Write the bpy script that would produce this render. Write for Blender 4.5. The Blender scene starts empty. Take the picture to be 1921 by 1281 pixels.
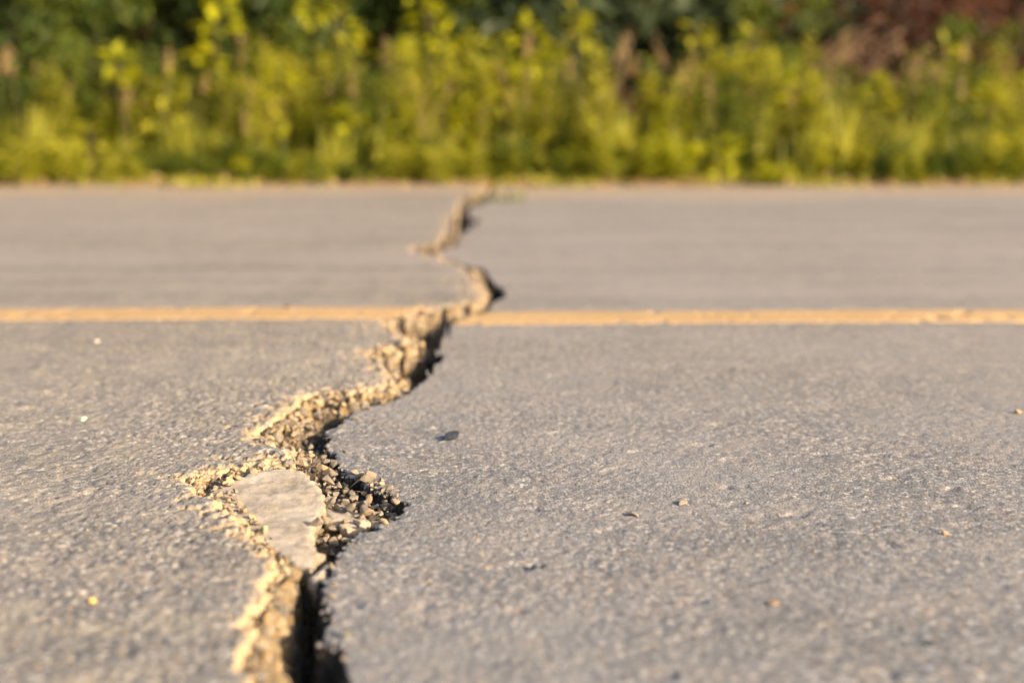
import bpy, bmesh, math, random
import numpy as np
from mathutils import Vector, Matrix
from mathutils.geometry import delaunay_2d_cdt

SC = bpy.context.scene
COL = SC.collection
R = math.radians
rng = np.random.default_rng(7)
random.seed(7)

# ------------------------------------------------------------------ camera
CAM_H = 0.3175
PITCH = math.atan((640.5 - 200.0) / 2668.0)
cam = bpy.data.cameras.new('camera')
cam.lens = 50.0
cam.sensor_width = 36.0
cam.clip_start = 0.02
cam.clip_end = 3000
cam.dof.use_dof = True
cam.dof.focus_distance = 1.235
cam.dof.aperture_fstop = 3.25
cam.dof.aperture_blades = 0
camo = bpy.data.objects.new('camera', cam)
COL.objects.link(camo)
camo.location = (0, 0, CAM_H)
camo.rotation_euler = (R(90) - PITCH, 0, 0)
SC.camera = camo

# ------------------------------------------------------------------ light
SUN_EL = R(21)
SUN_BACK = R(33)          # how far the sun stands behind the camera, from due right
S = Vector((math.cos(SUN_EL) * math.cos(SUN_BACK), -math.cos(SUN_EL) * math.sin(SUN_BACK), math.sin(SUN_EL)))
sun = bpy.data.lights.new('sun', 'SUN')
sun.energy = 4.6
sun.angle = R(0.55)
sun.color = (1.0, 0.79, 0.54)
suno = bpy.data.objects.new('sun', sun)
COL.objects.link(suno)
suno.rotation_euler = S.to_track_quat('Z', 'Y').to_euler()
world = bpy.data.worlds.new('World')
SC.world = world
world.use_nodes = True
wn = world.node_tree
wn.nodes.clear()
sky = wn.nodes.new('ShaderNodeTexSky')
sky.sky_type = 'NISHITA'
sky.sun_disc = False
sky.sun_elevation = SUN_EL
sky.sun_rotation = math.atan2(S.x, S.y)
sky.air_density = 1.0
sky.dust_density = 2.5
bg = wn.nodes.new('ShaderNodeBackground')
bg.inputs[1].default_value = 0.11
wo = wn.nodes.new('ShaderNodeOutputWorld')
wn.links.new(sky.outputs[0], bg.inputs[0])
wn.links.new(bg.outputs[0], wo.inputs[0])
vs = SC.view_settings
vs.view_transform = 'Standard'
vs.look = 'None'
vs.gamma = 1.0
vs.use_curve_mapping = False
vs.exposure = 1.61

# ------------------------------------------------------------------ helpers
FPX = 2668.0


def ground(u, v, z=0.0):
    """point of the horizontal plane z seen at photograph pixel u, v"""
    a, b = (u - 960.5) / FPX, (v - 640.5) / FPX
    dy = math.cos(PITCH) - b * math.sin(PITCH)
    dz = -math.sin(PITCH) - b * math.cos(PITCH)
    t = (z - CAM_H) / dz
    return (a * t, dy * t)


def xat(u, y):
    return (u - 960.5) / FPX * (y * math.cos(PITCH) + 0.05)


def tag(o, label=None, cat=None, group=None, kind=None):
    if label: o['label'] = label
    if cat: o['category'] = cat
    if group: o['group'] = group
    if kind: o['kind'] = kind
    return o


def empty(name, loc=(0, 0, 0), rz=0.0):
    o = bpy.data.objects.new(name, None)
    o.empty_display_size = 0.05
    COL.objects.link(o)
    o.location = loc
    o.rotation_euler = (0, 0, rz)
    return o


def mesh_np(name, V, F, mat, parent=None, smooth=True, attrs=None):
    """V (n,3) array, F list of faces or an (m,3|4) array"""
    me = bpy.data.meshes.new(name)
    V = np.asarray(V, dtype=np.float32)
    F = np.asarray(F, dtype=np.int32)
    k = F.shape[1]
    me.vertices.add(len(V))
    me.vertices.foreach_set('co', V.ravel())
    me.loops.add(F.size)
    me.loops.foreach_set('vertex_index', F.ravel())
    me.polygons.add(len(F))
    me.polygons.foreach_set('loop_start', np.arange(0, F.size, k, dtype=np.int32))
    me.polygons.foreach_set('loop_total', np.full(len(F), k, dtype=np.int32))
    me.polygons.foreach_set('use_smooth', np.full(len(F), smooth, dtype=bool))
    me.update(calc_edges=True)
    for an, arr in (attrs or {}).items():
        at = me.attributes.new(an, 'FLOAT', 'POINT')
        at.data.foreach_set('value', np.asarray(arr, dtype=np.float32).ravel())
    me.materials.append(mat)
    o = bpy.data.objects.new(name, me)
    COL.objects.link(o)
    if parent: o.parent = parent
    return o


def copy_tree(o, parent=None):
    c = o.copy()
    COL.objects.link(c)
    if parent: c.parent = parent
    for ch in list(o.children):
        copy_tree(ch, c)
    return c


# ---- numpy noise
def _table(seed):
    r = np.random.default_rng(seed)
    return r.permutation(4096).astype(np.int64), r.random(4096)


def _hash(ix, iy, perm):
    return perm[(perm[ix & 4095] + iy) & 4095]


def perlin(x, y, seed=0):
    perm, val = _table(seed)
    ix, iy = np.floor(x).astype(np.int64), np.floor(y).astype(np.int64)
    fx, fy = x - ix, y - iy
    ux, uy = fx * fx * fx * (fx * (fx * 6 - 15) + 10), fy * fy * fy * (fy * (fy * 6 - 15) + 10)
    ang = val * (2 * math.pi)
    ca, sa = np.cos(ang), np.sin(ang)

    def g(jx, jy):
        h = _hash(ix + jx, iy + jy, perm)
        return ca[h] * (fx - jx) + sa[h] * (fy - jy)
    a = g(0, 0) * (1 - ux) + g(1, 0) * ux
    b = g(0, 1) * (1 - ux) + g(1, 1) * ux
    return (a * (1 - uy) + b * uy) * 1.5


def fbm(x, y, seed=0, octaves=4, gain=0.5):
    t, a, f = 0.0, 1.0, 1.0
    for k in range(octaves):
        t = t + a * perlin(x * f + 17.3 * k, y * f - 9.1 * k, seed + k)
        a *= gain
        f *= 2.03
    return t


def worley(x, y, seed=0):
    perm, val = _table(seed)
    ix, iy = np.floor(x).astype(np.int64), np.floor(y).astype(np.int64)
    best = np.full(x.shape, 9.0)
    rid = np.zeros(x.shape)
    for jx in (-1, 0, 1):
        for jy in (-1, 0, 1):
            h = _hash(ix + jx, iy + jy, perm)
            px, py = ix + jx + val[h], iy + jy + val[(h * 7 + 13) & 4095]
            d = (px - x) ** 2 + (py - y) ** 2
            m = d < best
            best = np.where(m, d, best)
            rid = np.where(m, val[(h * 3 + 101) & 4095], rid)
    return np.sqrt(best), rid


def sstep(a, b, x):
    t = np.clip((x - a) / (b - a), 0, 1)
    return t * t * (3 - 2 * t)


# ------------------------------------------------------------------ materials
class NT:
    def __init__(self, name):
        self.m = bpy.data.materials.new(name)
        self.m.use_nodes = True
        self.t = self.m.node_tree
        self.t.nodes.clear()
        self.out = self.t.nodes.new('ShaderNodeOutputMaterial')

    def n(self, typ, **kw):
        nd = self.t.nodes.new(typ)
        for k, v in kw.items():
            setattr(nd, k, v)
        return nd

    def l(self, a, b):
        self.t.links.new(a, b)

    def val(self, sock, v):
        if hasattr(v, 'is_linked') or hasattr(v, 'links'):
            self.l(v, sock)
        else:
            sock.default_value = v

    def math(self, op, a, b=0.0, c=None, clamp=False):
        nd = self.n('ShaderNodeMath', operation=op, use_clamp=clamp)
        self.val(nd.inputs[0], a)
        self.val(nd.inputs[1], b)
        if c is not None: self.val(nd.inputs[2], c)
        return nd.outputs[0]

    def mix(self, f, a, b, blend='MIX'):
        nd = self.n('ShaderNodeMix', data_type='RGBA', blend_type=blend)
        self.val(nd.inputs[0], f)
        for s, c in ((nd.inputs[6], a), (nd.inputs[7], b)):
            if isinstance(c, tuple): s.default_value = (*c[:3], 1)
            else: self.l(c, s)
        return nd.outputs[2]

    def ramp(self, f, stops):
        nd = self.n('ShaderNodeValToRGB')
        el = nd.color_ramp.elements
        while len(el) < len(stops): el.new(0.5)
        for e, (p, c) in zip(el, stops):
            e.position = p
            e.color = (*c, 1) if isinstance(c, tuple) else (c, c, c, 1)
        self.l(f, nd.inputs[0])
        return nd.outputs[0]

    def noise(self, vec, scale, detail=3, rough=0.55):
        nd = self.n('ShaderNodeTexNoise')
        self.l(vec, nd.inputs['Vector'])
        nd.inputs['Scale'].default_value = scale
        nd.inputs['Detail'].default_value = detail
        nd.inputs['Roughness'].default_value = rough
        return nd.outputs['Fac']

    def voro(self, vec, scale, feature='F1'):
        nd = self.n('ShaderNodeTexVoronoi', feature=feature)
        self.l(vec, nd.inputs['Vector'])
        nd.inputs['Scale'].default_value = scale
        return nd

    def attr(self, name):
        return self.n('ShaderNodeAttribute', attribute_name=name).outputs['Fac']

    def obj(self):
        return self.n('ShaderNodeTexCoord').outputs['Object']

    def bump(self, h, strength, dist, normal=None):
        nd = self.n('ShaderNodeBump')
        nd.inputs['Strength'].default_value = strength
        nd.inputs['Distance'].default_value = dist
        self.l(h, nd.inputs['Height'])
        if normal is not None: self.l(normal, nd.inputs['Normal'])
        return nd.outputs[0]

    def principled(self, col, rough=0.85, spec=0.25, normal=None):
        p = self.n('ShaderNodeBsdfPrincipled')
        if isinstance(col, tuple): p.inputs['Base Color'].default_value = (*col, 1)
        else: self.l(col, p.inputs['Base Color'])
        self.val(p.inputs['Roughness'], rough)
        p.inputs['Specular IOR Level'].default_value = spec
        if normal is not None: self.l(normal, p.inputs['Normal'])
        return p.outputs[0]

    def done(self, sh):
        self.l(sh, self.out.inputs[0])
        return self.m


def mat_asphalt(name, binder, grain_lo, grain_hi, tan, stain):
    t = NT(name)
    co = t.obj()
    v1 = t.voro(co, 250)
    v2 = t.voro(co, 430)
    sep = t.n('ShaderNodeSeparateColor')
    t.l(v1.outputs['Color'], sep.inputs[0])
    sep2 = t.n('ShaderNodeSeparateColor')
    t.l(v2.outputs['Color'], sep2.inputs[0])
    g = t.mix(t.math('POWER', sep.outputs[0], 1.6), grain_lo, grain_hi)
    # a few pale and a few rusty or tan stones
    g = t.mix(t.ramp(sep.outputs[1], [(0.90, 0.0), (0.93, 1.0)]), g, (0.42, 0.37, 0.31))
    g = t.mix(t.ramp(sep.outputs[2], [(0.93, 0.0), (0.96, 0.8)]), g, (0.30, 0.19, 0.11))
    v3 = t.voro(co, 118)
    sep3 = t.n('ShaderNodeSeparateColor')
    t.l(v3.outputs['Color'], sep3.inputs[0])
    core = t.ramp(v3.outputs['Distance'], [(0.30, 1.0), (0.42, 0.0)])
    g = t.mix(t.math('MULTIPLY', core, t.ramp(sep3.outputs[0], [(0.80, 0.0), (0.84, 0.85)])), g, (0.40, 0.37, 0.33))
    g = t.mix(t.math('MULTIPLY', core, t.ramp(sep3.outputs[1], [(0.78, 0.0), (0.82, 0.9)])), g, (0.062, 0.062, 0.066))
    g = t.mix(t.math('MULTIPLY', core, t.ramp(sep3.outputs[2], [(0.90, 0.0), (0.93, 0.8)])), g, (0.33, 0.25, 0.165))
    edge = t.ramp(v1.outputs['Distance'], [(0.40, 0.0), (0.62, 1.0)])
    c = t.mix(t.math('MULTIPLY', edge, 0.75), g, tuple(0.72 * q for q in binder))
    c = t.mix(t.math('MULTIPLY', sep2.outputs[0], 0.30), c, binder)
    n1 = t.noise(co, 2.3, 4)
    n2 = t.noise(co, 21, 4, 0.65)
    c = t.mix(t.ramp(t.noise(co, 7.5, 4, 0.6), [(0.34, 0.45), (0.48, 0.0)]), c, tuple(0.85 * q for q in binder))
    c = t.mix(t.ramp(n1, [(0.42, 0.0), (0.62, 0.65)]), c, stain)
    c = t.mix(t.ramp(n2, [(0.46, 0.0), (0.72, 0.55)]), c, tan)
    c = t.mix(t.ramp(n2, [(0.30, 0.45), (0.46, 0.0)]), c, binder)
    mp = t.n('ShaderNodeMapping')
    mp.inputs['Scale'].default_value = (0.25, 7.0, 1.0)
    t.l(co, mp.inputs[0])
    n3 = t.noise(mp.outputs[0], 1.0, 4, 0.6)
    wear = t.math('ADD', t.math('MULTIPLY', t.attr('wear'), 0.75), 0.25)
    c = t.mix(t.math('MULTIPLY', t.ramp(n3, [(0.46, 0.0), (0.64, 0.55)]), wear), c, (0.245, 0.208, 0.20))
    c = t.mix(t.math('MULTIPLY', t.ramp(n3, [(0.32, 0.5), (0.46, 0.0)]), wear), c, binder)
    dust_shade = t.attr('dust')
    fine = t.noise(co, 260, 3, 0.7)
    dcol = t.mix(fine, (0.25, 0.175, 0.095), (0.42, 0.305, 0.175))
    c = t.mix(t.math('MULTIPLY', dust_shade, 0.92), c, dcol)
    h = t.math('ADD', t.math('MULTIPLY', v2.outputs['Distance'], -1.0), t.noise(co, 900, 2, 0.6))
    nb = t.bump(h, 0.6, 0.0011)
    nb = t.bump(v1.outputs['Distance'], -0.35, 0.0016, nb) if False else nb
    return t.done(t.principled(c, 0.8, 0.3, nb))


M = {}
M['asphalt_right'] = mat_asphalt('asphalt_right', (0.125, 0.122, 0.119), (0.105, 0.102, 0.10), (0.335, 0.322, 0.31),
                                 (0.24, 0.205, 0.17), (0.195, 0.187, 0.18))
M['asphalt_left'] = mat_asphalt('asphalt_left', (0.115, 0.108, 0.10), (0.10, 0.093, 0.085), (0.35, 0.32, 0.285),
                                (0.285, 0.24, 0.175), (0.195, 0.18, 0.16))


def mat_earth(name, lo, hi, scale=60.0, bump=0.6):
    t = NT(name)
    co = t.obj()
    n = t.noise(co, scale, 5, 0.65)
    n2 = t.noise(co, scale * 7, 3, 0.7)
    c = t.mix(n, lo, hi)
    c = t.mix(t.ramp(n2, [(0.5, 0.0), (0.75, 0.5)]), c, tuple(min(1, h * 1.4) for h in hi))
    nb = t.bump(t.math('ADD', n, n2), bump, 0.004)
    return t.done(t.principled(c, 0.95, 0.1, nb))




def mat_crack():
    t = NT('broken_asphalt')
    co = t.obj()
    n = t.noise(co, 60, 5, 0.65)
    n2 = t.noise(co, 420, 3, 0.7)
    v = t.voro(co, 150)
    sep = t.n('ShaderNodeSeparateColor')
    t.l(v.outputs['Color'], sep.inputs[0])
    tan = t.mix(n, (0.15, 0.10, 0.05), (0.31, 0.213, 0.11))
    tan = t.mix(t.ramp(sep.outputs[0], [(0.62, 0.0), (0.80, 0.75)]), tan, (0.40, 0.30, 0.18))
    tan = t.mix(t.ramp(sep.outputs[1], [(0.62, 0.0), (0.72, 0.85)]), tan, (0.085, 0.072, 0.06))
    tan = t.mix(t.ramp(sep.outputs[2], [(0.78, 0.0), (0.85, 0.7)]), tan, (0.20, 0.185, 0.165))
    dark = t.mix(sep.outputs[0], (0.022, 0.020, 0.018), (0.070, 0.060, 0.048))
    c = t.mix(t.attr('dust'), dark, tan)  # the dark end paints shade onto the right wall and floor
    nb = t.bump(t.math('ADD', n2, t.math('MULTIPLY', v.outputs['Distance'], -0.8)), 0.9, 0.004)
    return t.done(t.principled(c, 0.95, 0.1, nb))


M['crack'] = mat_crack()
M['soil'] = mat_earth('soil', (0.07, 0.05, 0.032), (0.16, 0.115, 0.075), 8)
M['red_soil'] = mat_earth('red_soil', (0.028, 0.010, 0.005), (0.065, 0.022, 0.009), 3)  # dark red colour stands in for shade and warm lens glow


def mat_paint():
    t = NT('worn_yellow_paint')
    co = t.obj()
    n = t.noise(co, 55, 4, 0.7)
    n2 = t.noise(co, 5, 3)
    c = t.mix(t.ramp(n2, [(0.3, 0.0), (0.7, 1.0)]), (0.37, 0.225, 0.085), (0.43, 0.275, 0.12))
    c = t.mix(t.ramp(n, [(0.52, 0.0), (0.66, 0.8)]), c, (0.24, 0.19, 0.13))
    return t.done(t.principled(c, 0.6, 0.3, t.bump(n, 0.3, 0.001)))


M['paint'] = mat_paint()


def mat_stone(name, lo, hi):
    t = NT(name)
    co = t.obj()
    oi = t.n('ShaderNodeObjectInfo').outputs['Random']
    n = t.noise(co, 3.0, 4, 0.6)
    n2 = t.noise(co, 12.0, 3, 0.7)
    c = t.mix(oi, lo, hi)
    oj = t.math('FRACT', t.math('MULTIPLY', oi, 7.31))
    c = t.mix(t.ramp(oj, [(0.70, 0.0), (0.74, 0.8)]), c, tuple(0.55 * q * k for q, k in zip(hi, (0.9, 1.0, 1.15))))
    c = t.mix(t.ramp(oj, [(0.10, 0.7), (0.14, 0.0)]), c, (0.34, 0.22, 0.13))
    c = t.mix(t.ramp(n, [(0.4, 0.0), (0.65, 0.5)]), c, (0.28, 0.215, 0.135))
    c = t.mix(t.ramp(n2, [(0.5, 0.0), (0.7, 0.35)]), c, (0.10, 0.085, 0.07))
    return t.done(t.principled(c, 0.85, 0.25, t.bump(n2, 0.35, 0.15)))


M['stone'] = mat_stone('gravel_stone', (0.12, 0.098, 0.072), (0.25, 0.205, 0.155))
M['stone_tan'] = mat_stone('tan_stone', (0.28, 0.195, 0.10), (0.39, 0.285, 0.165))


def mat_plain(name, lo, hi, scale=4.0, rough=0.8):
    t = NT(name)
    n = t.noise(t.obj(), scale, 4, 0.6)
    c = t.mix(n, lo, hi)
    return t.done(t.principled(c, rough, 0.25, t.bump(n, 0.3, 0.1)))


M['dark_stone'] = mat_plain('dark_stone', (0.014, 0.018, 0.024), (0.04, 0.05, 0.065))
M['white_stone'] = mat_plain('white_stone', (0.42, 0.36, 0.29), (0.60, 0.53, 0.45))
M['green_stone'] = mat_plain('green_stone', (0.30, 0.33, 0.20), (0.5, 0.52, 0.36))
M['yellow_stone'] = mat_plain('yellow_stone', (0.55, 0.34, 0.06), (0.70, 0.46, 0.12))
M['orange_stone'] = mat_plain('orange_stone', (0.30, 0.19, 0.11), (0.40, 0.27, 0.17))
M['pale_stone'] = mat_plain('pale_stone', (0.20, 0.165, 0.12), (0.28, 0.225, 0.16))


def mat_leaf(name, lo, hi, trans=0.5, rough=0.55):
    t = NT(name)
    tint = t.attr('tint')
    oi = t.n('ShaderNodeObjectInfo').outputs['Random']
    f = t.math('ADD', t.math('MULTIPLY', tint, 0.75), t.math('MULTIPLY', oi, 0.25))
    c = t.mix(f, lo, hi)
    p = t.principled(c, rough, 0.3)
    tr = t.n('ShaderNodeBsdfTranslucent')
    t.l(t.mix(0.6, c, (1.0, 0.95, 0.35), 'MULTIPLY'), tr.inputs[0])
    mx = t.n('ShaderNodeMixShader')
    mx.inputs[0].default_value = trans
    t.l(p, mx.inputs[1])
    t.l(tr.outputs[0], mx.inputs[2])
    return t.done(mx.outputs[0])


M['leaf_dark'] = mat_leaf('dark_green_leaf', (0.020, 0.045, 0.010), (0.085, 0.120, 0.020))
M['leaf_mid'] = mat_leaf('mid_green_leaf', (0.035, 0.070, 0.010), (0.19, 0.22, 0.022))
M['leaf_grey'] = mat_leaf('grey_green_leaf', (0.035, 0.055, 0.028), (0.095, 0.125, 0.060))
M['leaf_lime'] = mat_leaf('lime_leaf', (0.14, 0.17, 0.008), (0.54, 0.51, 0.015))
M['leaf_yellow'] = mat_leaf('yellow_green_leaf', (0.085, 0.115, 0.008), (0.47, 0.43, 0.03))
M['blade'] = mat_leaf('grass_blade', (0.19, 0.20, 0.018), (0.46, 0.43, 0.055))
M['dry'] = mat_leaf('dry_seed_head', (0.28, 0.175, 0.08), (0.46, 0.31, 0.15), 0.3)
M['plume'] = mat_leaf('pink_plume', (0.36, 0.215, 0.13), (0.56, 0.36, 0.24), 0.3)
M['rust'] = mat_leaf('rust_brown_leaf', (0.016, 0.0055, 0.002), (0.042, 0.014, 0.0035), 0.25)  # on the shrubs this red-brown stands in for warm lens glow
M['stem'] = mat_plain('green_stem', (0.06, 0.06, 0.02), (0.13, 0.10, 0.04), 30)
M['wood'] = mat_plain('woody_stem', (0.05, 0.035, 0.022), (0.11, 0.08, 0.05), 20)

# ------------------------------------------------------------------ the cracked road
L_PX = [(488, 1281), (464, 1245), (490, 1205), (478, 1165), (512, 1128), (514, 1100), (534, 1074), (520, 1048), (496, 1026),
        (474, 1002), (446, 975), (424, 952), (396, 938), (374, 920), (357, 904), (398, 893), (432, 884), (476, 883), (520, 872),
        (556, 862), (566, 853), (530, 840), (487, 824), (507, 803), (530, 786), (554, 770), (578, 751), (604, 742), (642, 747),
        (682, 741), (716, 731), (742, 722), (744, 709), (724, 692), (710, 679), (697, 663), (728, 661), (762, 650), (776, 643),
        (756, 629), (726, 622), (724, 611), (756, 602), (790, 587), (826, 584), (850, 576), (886, 573), (903, 564), (900, 546),
        (894, 520), (884, 505), (866, 497), (840, 490), (802, 479), (776, 470), (800, 462), (830, 457), (843, 444), (846, 426),
        (848, 410), (858, 400), (868, 386), (884, 371), (908, 358), (922, 347)]
R_PX = [(668, 1281), (640, 1240), (622, 1205), (606, 1182), (606, 1150), (610, 1118), (600, 1096), (612, 1066), (624, 1042),
        (644, 1018), (666, 998), (694, 982), (722, 969), (748, 957), (762, 936), (738, 924), (716, 913), (692, 904), (664, 889),
        (644, 882), (630, 868), (622, 850), (612, 828), (614, 802), (640, 786), (652, 770), (690, 756), (736, 745), (758, 730),
        (786, 714), (800, 696), (806, 680), (838, 666), (816, 655), (824, 640), (838, 624), (842, 602), (872, 587), (912, 580),
        (926, 562), (955, 549), (940, 535), (920, 516), (896, 499), (852, 487), (812, 476), (822, 468), (850, 459), (866, 441),
        (886, 425), (892, 410), (880, 399), (884, 388), (904, 374), (924, 361), (934, 347)]
LP = [(-0.20, -1.6), (-0.13, -0.9), (-0.17, -0.3), (-0.135, 0.2), (-0.15, 0.55)] + [ground(*p) for p in L_PX] + [(-0.09, 5.9), (-0.05, 6.2)]
RP = [(-0.10, -1.6), (-0.05, -0.9), (-0.10, -0.3), (-0.075, 0.2), (-0.085, 0.55)] + [ground(*p) for p in R_PX] + [(0.0, 5.9), (0.02, 6.2)]

FAR_EDGE = ground(960, 346)[1]
NEAR_EDGE = -1.45
LINE_Y0, LINE_Y1 = ground(1000, 604.5)[1], ground(1000, 582)[1]


def graded(a, b, s0, growth, smax=1e9):
    out, x, s = [], a, s0
    sg = 1 if b > a else -1
    while (b - x) * sg > 0:
        out.append(x)
        x += sg * s
        s = min(s * growth, smax)
    out.append(b)
    return out


xs = sorted(set(np.round(graded(-0.33, -45, 0.0013, 1.012, 0.0026)[:90], 6)) )
xl = graded(-0.33, -0.52, 0.0013, 1.02, 0.0026)
xl2 = graded(-0.52, -45, 0.0028, 1.032)
xr = graded(0.05, 0.50, 0.0013, 1.01, 0.0026)
xr2 = graded(0.50, 45, 0.0028, 1.032)
xs = np.array(sorted(set(xl2[1:] + xl[1:-1] + [-0.52] + list(np.arange(-0.33, 0.0501, 0.00125)) + xr[1:-1] + [0.50] + xr2[1:])))
xs = xs[np.concatenate([[True], np.diff(xs) > 4e-4])]
ys = graded(0.66, NEAR_EDGE, 0.0025, 1.07)[::-1]
y = 0.66
while y < FAR_EDGE + 0.12:
    ys.append(y)
    y += 0.0023 * max(1.0, (y / 1.45) ** 1.9)
ys = np.array(sorted(set(ys)))
for ly in (LINE_Y0, LINE_Y1):
    ys[np.argmin(np.abs(ys - ly))] = ly
NX, NY = len(xs), len(ys)
X, Y = np.meshgrid(xs, ys)


def seg_dist(px, py, pts):
    best = np.full(px.shape, 9.0)
    for (x0, y0), (x1, y1) in zip(pts[:-1], pts[1:]):
        dx, dy = x1 - x0, y1 - y0
        t = np.clip(((px - x0) * dx + (py - y0) * dy) / (dx * dx + dy * dy), 0, 1)
        d = (px - x0 - t * dx) ** 2 + (py - y0 - t * dy) ** 2
        np.minimum(best, d, out=best)
    return np.sqrt(best)


def inside(px, py, pts):
    c = np.zeros(px.shape, bool)
    n = len(pts)
    for i in range(n):
        (x0, y0), (x1, y1) = pts[i], pts[(i + 1) % n]
        if y0 == y1: continue
        k = ((y0 > py) != (y1 > py)) & (px < (x1 - x0) * (py - y0) / (y1 - y0) + x0)
        c ^= k
    return c


def road_fields(X, Y):
    """height, dust, side (-1 left slab, 0 crack, 1 right slab) of the road at X, Y"""
    sp = 0.004 * np.maximum(1.0, Y / 1.4)          # crumble of the broken edge
    ks = np.maximum(1.0, Y / 1.7)
    wx = X + sp * fbm(X / 0.016 / ks, Y / 0.016 / ks, 11, 4, 0.72) * 1.3
    wy = Y + sp * fbm(X / 0.016 / ks + 50, Y / 0.022 / ks, 15, 4, 0.72) * 1.9
    near = (X > -0.62) & (X < 0.3)
    dl, dr = np.full(X.shape, 9.0), np.full(X.shape, 9.0)
    ins = np.zeros(X.shape, bool)
    a, b = wx[near], wy[near]
    dl[near] = seg_dist(a, b, LP)
    dr[near] = seg_dist(a, b, RP)
    ins[near] = inside(a, b, LP + RP[::-1])
    side = np.where(dl < dr, -1, 1)
    side = np.where(~near, np.where(X < 0, -1, 1), side)
    s = np.minimum(dl, dr)
    fade = 1 - sstep(1.7, 3.0, Y)
    # general heave of the two slabs
    lx, rx = np.interp(Y, [p[1] for p in LP[:6]] + [1.0, 6], [p[0] for p in LP[:6]] + [-0.15, -0.05]), 0
    dist = np.abs(X + 0.12)
    dip = np.exp(-(dist / 0.5) ** 2)
    slab = np.where(side < 0, 0.0035 * dip + 0.001, -0.004 * dip)
    base = slab + 0.0012 * fbm(X / 0.45, Y / 0.45, 21, 2)
    z = base + 0.0003 * fbm(X / 0.05, Y / 0.05, 25, 2)
    # aggregate
    f1, r1 = worley(X / 0.0070, Y / 0.0070, 31)
    f2, r2 = worley(X / 0.0042 + 3.3, Y / 0.0042, 37)
    rough = np.where(side < 0, 0.85, 0.50)
    agg = 0.0011 * (np.clip(1 - (f1 / 0.62) ** 2, 0, 1) * (0.25 + r1)) - 0.0009 * (r1 < 0.12)
    agg += 0.0007 * np.clip(1 - (f2 / 0.62) ** 2, 0, 1) * (0.3 + 0.9 * r2)
    flaky = 0.0009 * perlin(X / 0.013, Y / 0.012, 41) * sstep(-0.1, 0.5, perlin(X / 0.11, Y / 0.11, 43) + (side < 0) * 0.25)
    # shallow pits where stones have come out
    f3, r3 = worley(X / 0.052 + fbm(X / 0.02, Y / 0.02, 47, 2) * 0.22, Y / 0.040, 45)
    pit = (r3 < 0.15) * (1 - sstep(0.14, 0.24, f3)) * (0.0010 + 0.006 * r3)
    z = z + (agg * rough + flaky * rough - pit) * fade
    dust_shade = np.zeros(X.shape)
    # flaked-off top layer beside the left rim
    fl = fbm(X / 0.026 + 9, Y / 0.018, 51, 4, 0.6) + 0.9 * (1 - dl / 0.045) - 0.62
    flm = sstep(0.0, 0.10, fl) * (dl < 0.07 * sstep(0.92, 1.10, Y) + 0.004) * (side < 0) * (~ins)
    z = z - 0.0026 * flm
    dust_shade = np.maximum(dust_shade, flm * 0.85)
    # rounded broken rims
    lump = fbm(X / 0.022, Y / 0.022, 55, 3)
    cl = 0.010 + 0.006 * lump
    rim_l = (side < 0) * (~ins) * np.clip(1 - dl / np.maximum(cl, 0.003), 0, 1)
    rim_r = (side > 0) * (~ins) * np.clip(1 - dr / 0.004, 0, 1)
    z = z - 0.0075 * rim_l ** 2 - 0.003 * rim_r ** 2
    dust_shade = np.maximum(dust_shade, sstep(0.05, 0.45, rim_l))
    dust_shade = np.maximum(dust_shade, rim_r * 0.12)
    # the hollow
    deep = np.interp(Y, [-2, 0.9, 0.98, 1.03, 1.07, 1.20, 1.27, 1.33, 1.45, 1.53, 1.60, 1.9, 2.7, 3.0, 3.6, 4.3, 6],
                     [0.11, 0.10, 0.075, 0.035, 0.018, 0.013, 0.012, 0.012, 0.012, 0.020, 0.05, 0.05, 0.05, 0.010, 0.022, 0.014, 0.006])
    si = np.where(ins, s, 0)
    fb, rb = worley(X / 0.0095 / ks + 7.7, Y / 0.0095 / ks, 58)
    stone = np.clip(1 - (fb / 0.62) ** 2, 0, 1) * (0.4 + 0.8 * rb)
    # both walls act at once, so that narrow stretches stay a V
    dle = np.maximum(dl - 0.0075 * ks * (stone - 0.25) - 0.004 * ks * lump, 0)
    lip = np.interp(Y, [0, 1.0, 1.2, 1.3, 2.4, 3.2, 6], [0.0055, 0.0055, 0.008, 0.020, 0.024, 0.015, 0.015])
    wl = 0.003 + np.minimum(dle, lip) * 0.95 + np.maximum(dl - lip - 0.002, 0) * 9.0
    dre = np.maximum(dr - 0.003 * ks * (stone - 0.3), 0)
    wall = np.minimum(wl, 0.003 + dre * 7.0)
    deep = deep - np.minimum(deep - 0.004, 0.006) * sstep(-0.205, -0.18, X) * sstep(1.06, 1.12, Y) * (1 - sstep(1.29, 1.36, Y))
    floor = deep + np.minimum(0.006, deep * 0.4) * fbm(X / 0.03, Y / 0.03, 61, 3) + 0.002 * np.clip(1 - f1 / 0.6, 0, 1)
    k = 0.004
    hh = np.minimum(wall, np.maximum(floor, 0.003))
    crag = (0.0035 * fbm(X / 0.010, Y / 0.010, 65, 3, 0.6) + 0.005 * ks * (stone - 0.3) * (Y > 1.2)) * sstep(0, 0.004, si)
    z = np.where(ins, slab - 0.0015 - hh + crag, z)
    dust_shade = np.where(ins, np.clip(0.5 + 1.3 * (dr - 0.8 * dl) / (dl + dr + 1e-6), 0.0, 1.0) * (1 - sstep(2.5, 3.2, Y) * sstep(-0.25, 0.35, fbm(X / 0.05, Y / 0.09, 63, 3)) * 0.25), dust_shade)  # tan fades toward the right wall: crack shade put into the colour
    side = np.where(ins, 0, side)
    # loose dust gathered along the far edge of the road
    edge = sstep(4.7, 5.5, Y + 0.35 * fbm(X / 0.8, Y / 0.4, 71, 3))
    dust_shade = np.maximum(dust_shade, 0.62 * edge)
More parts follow.
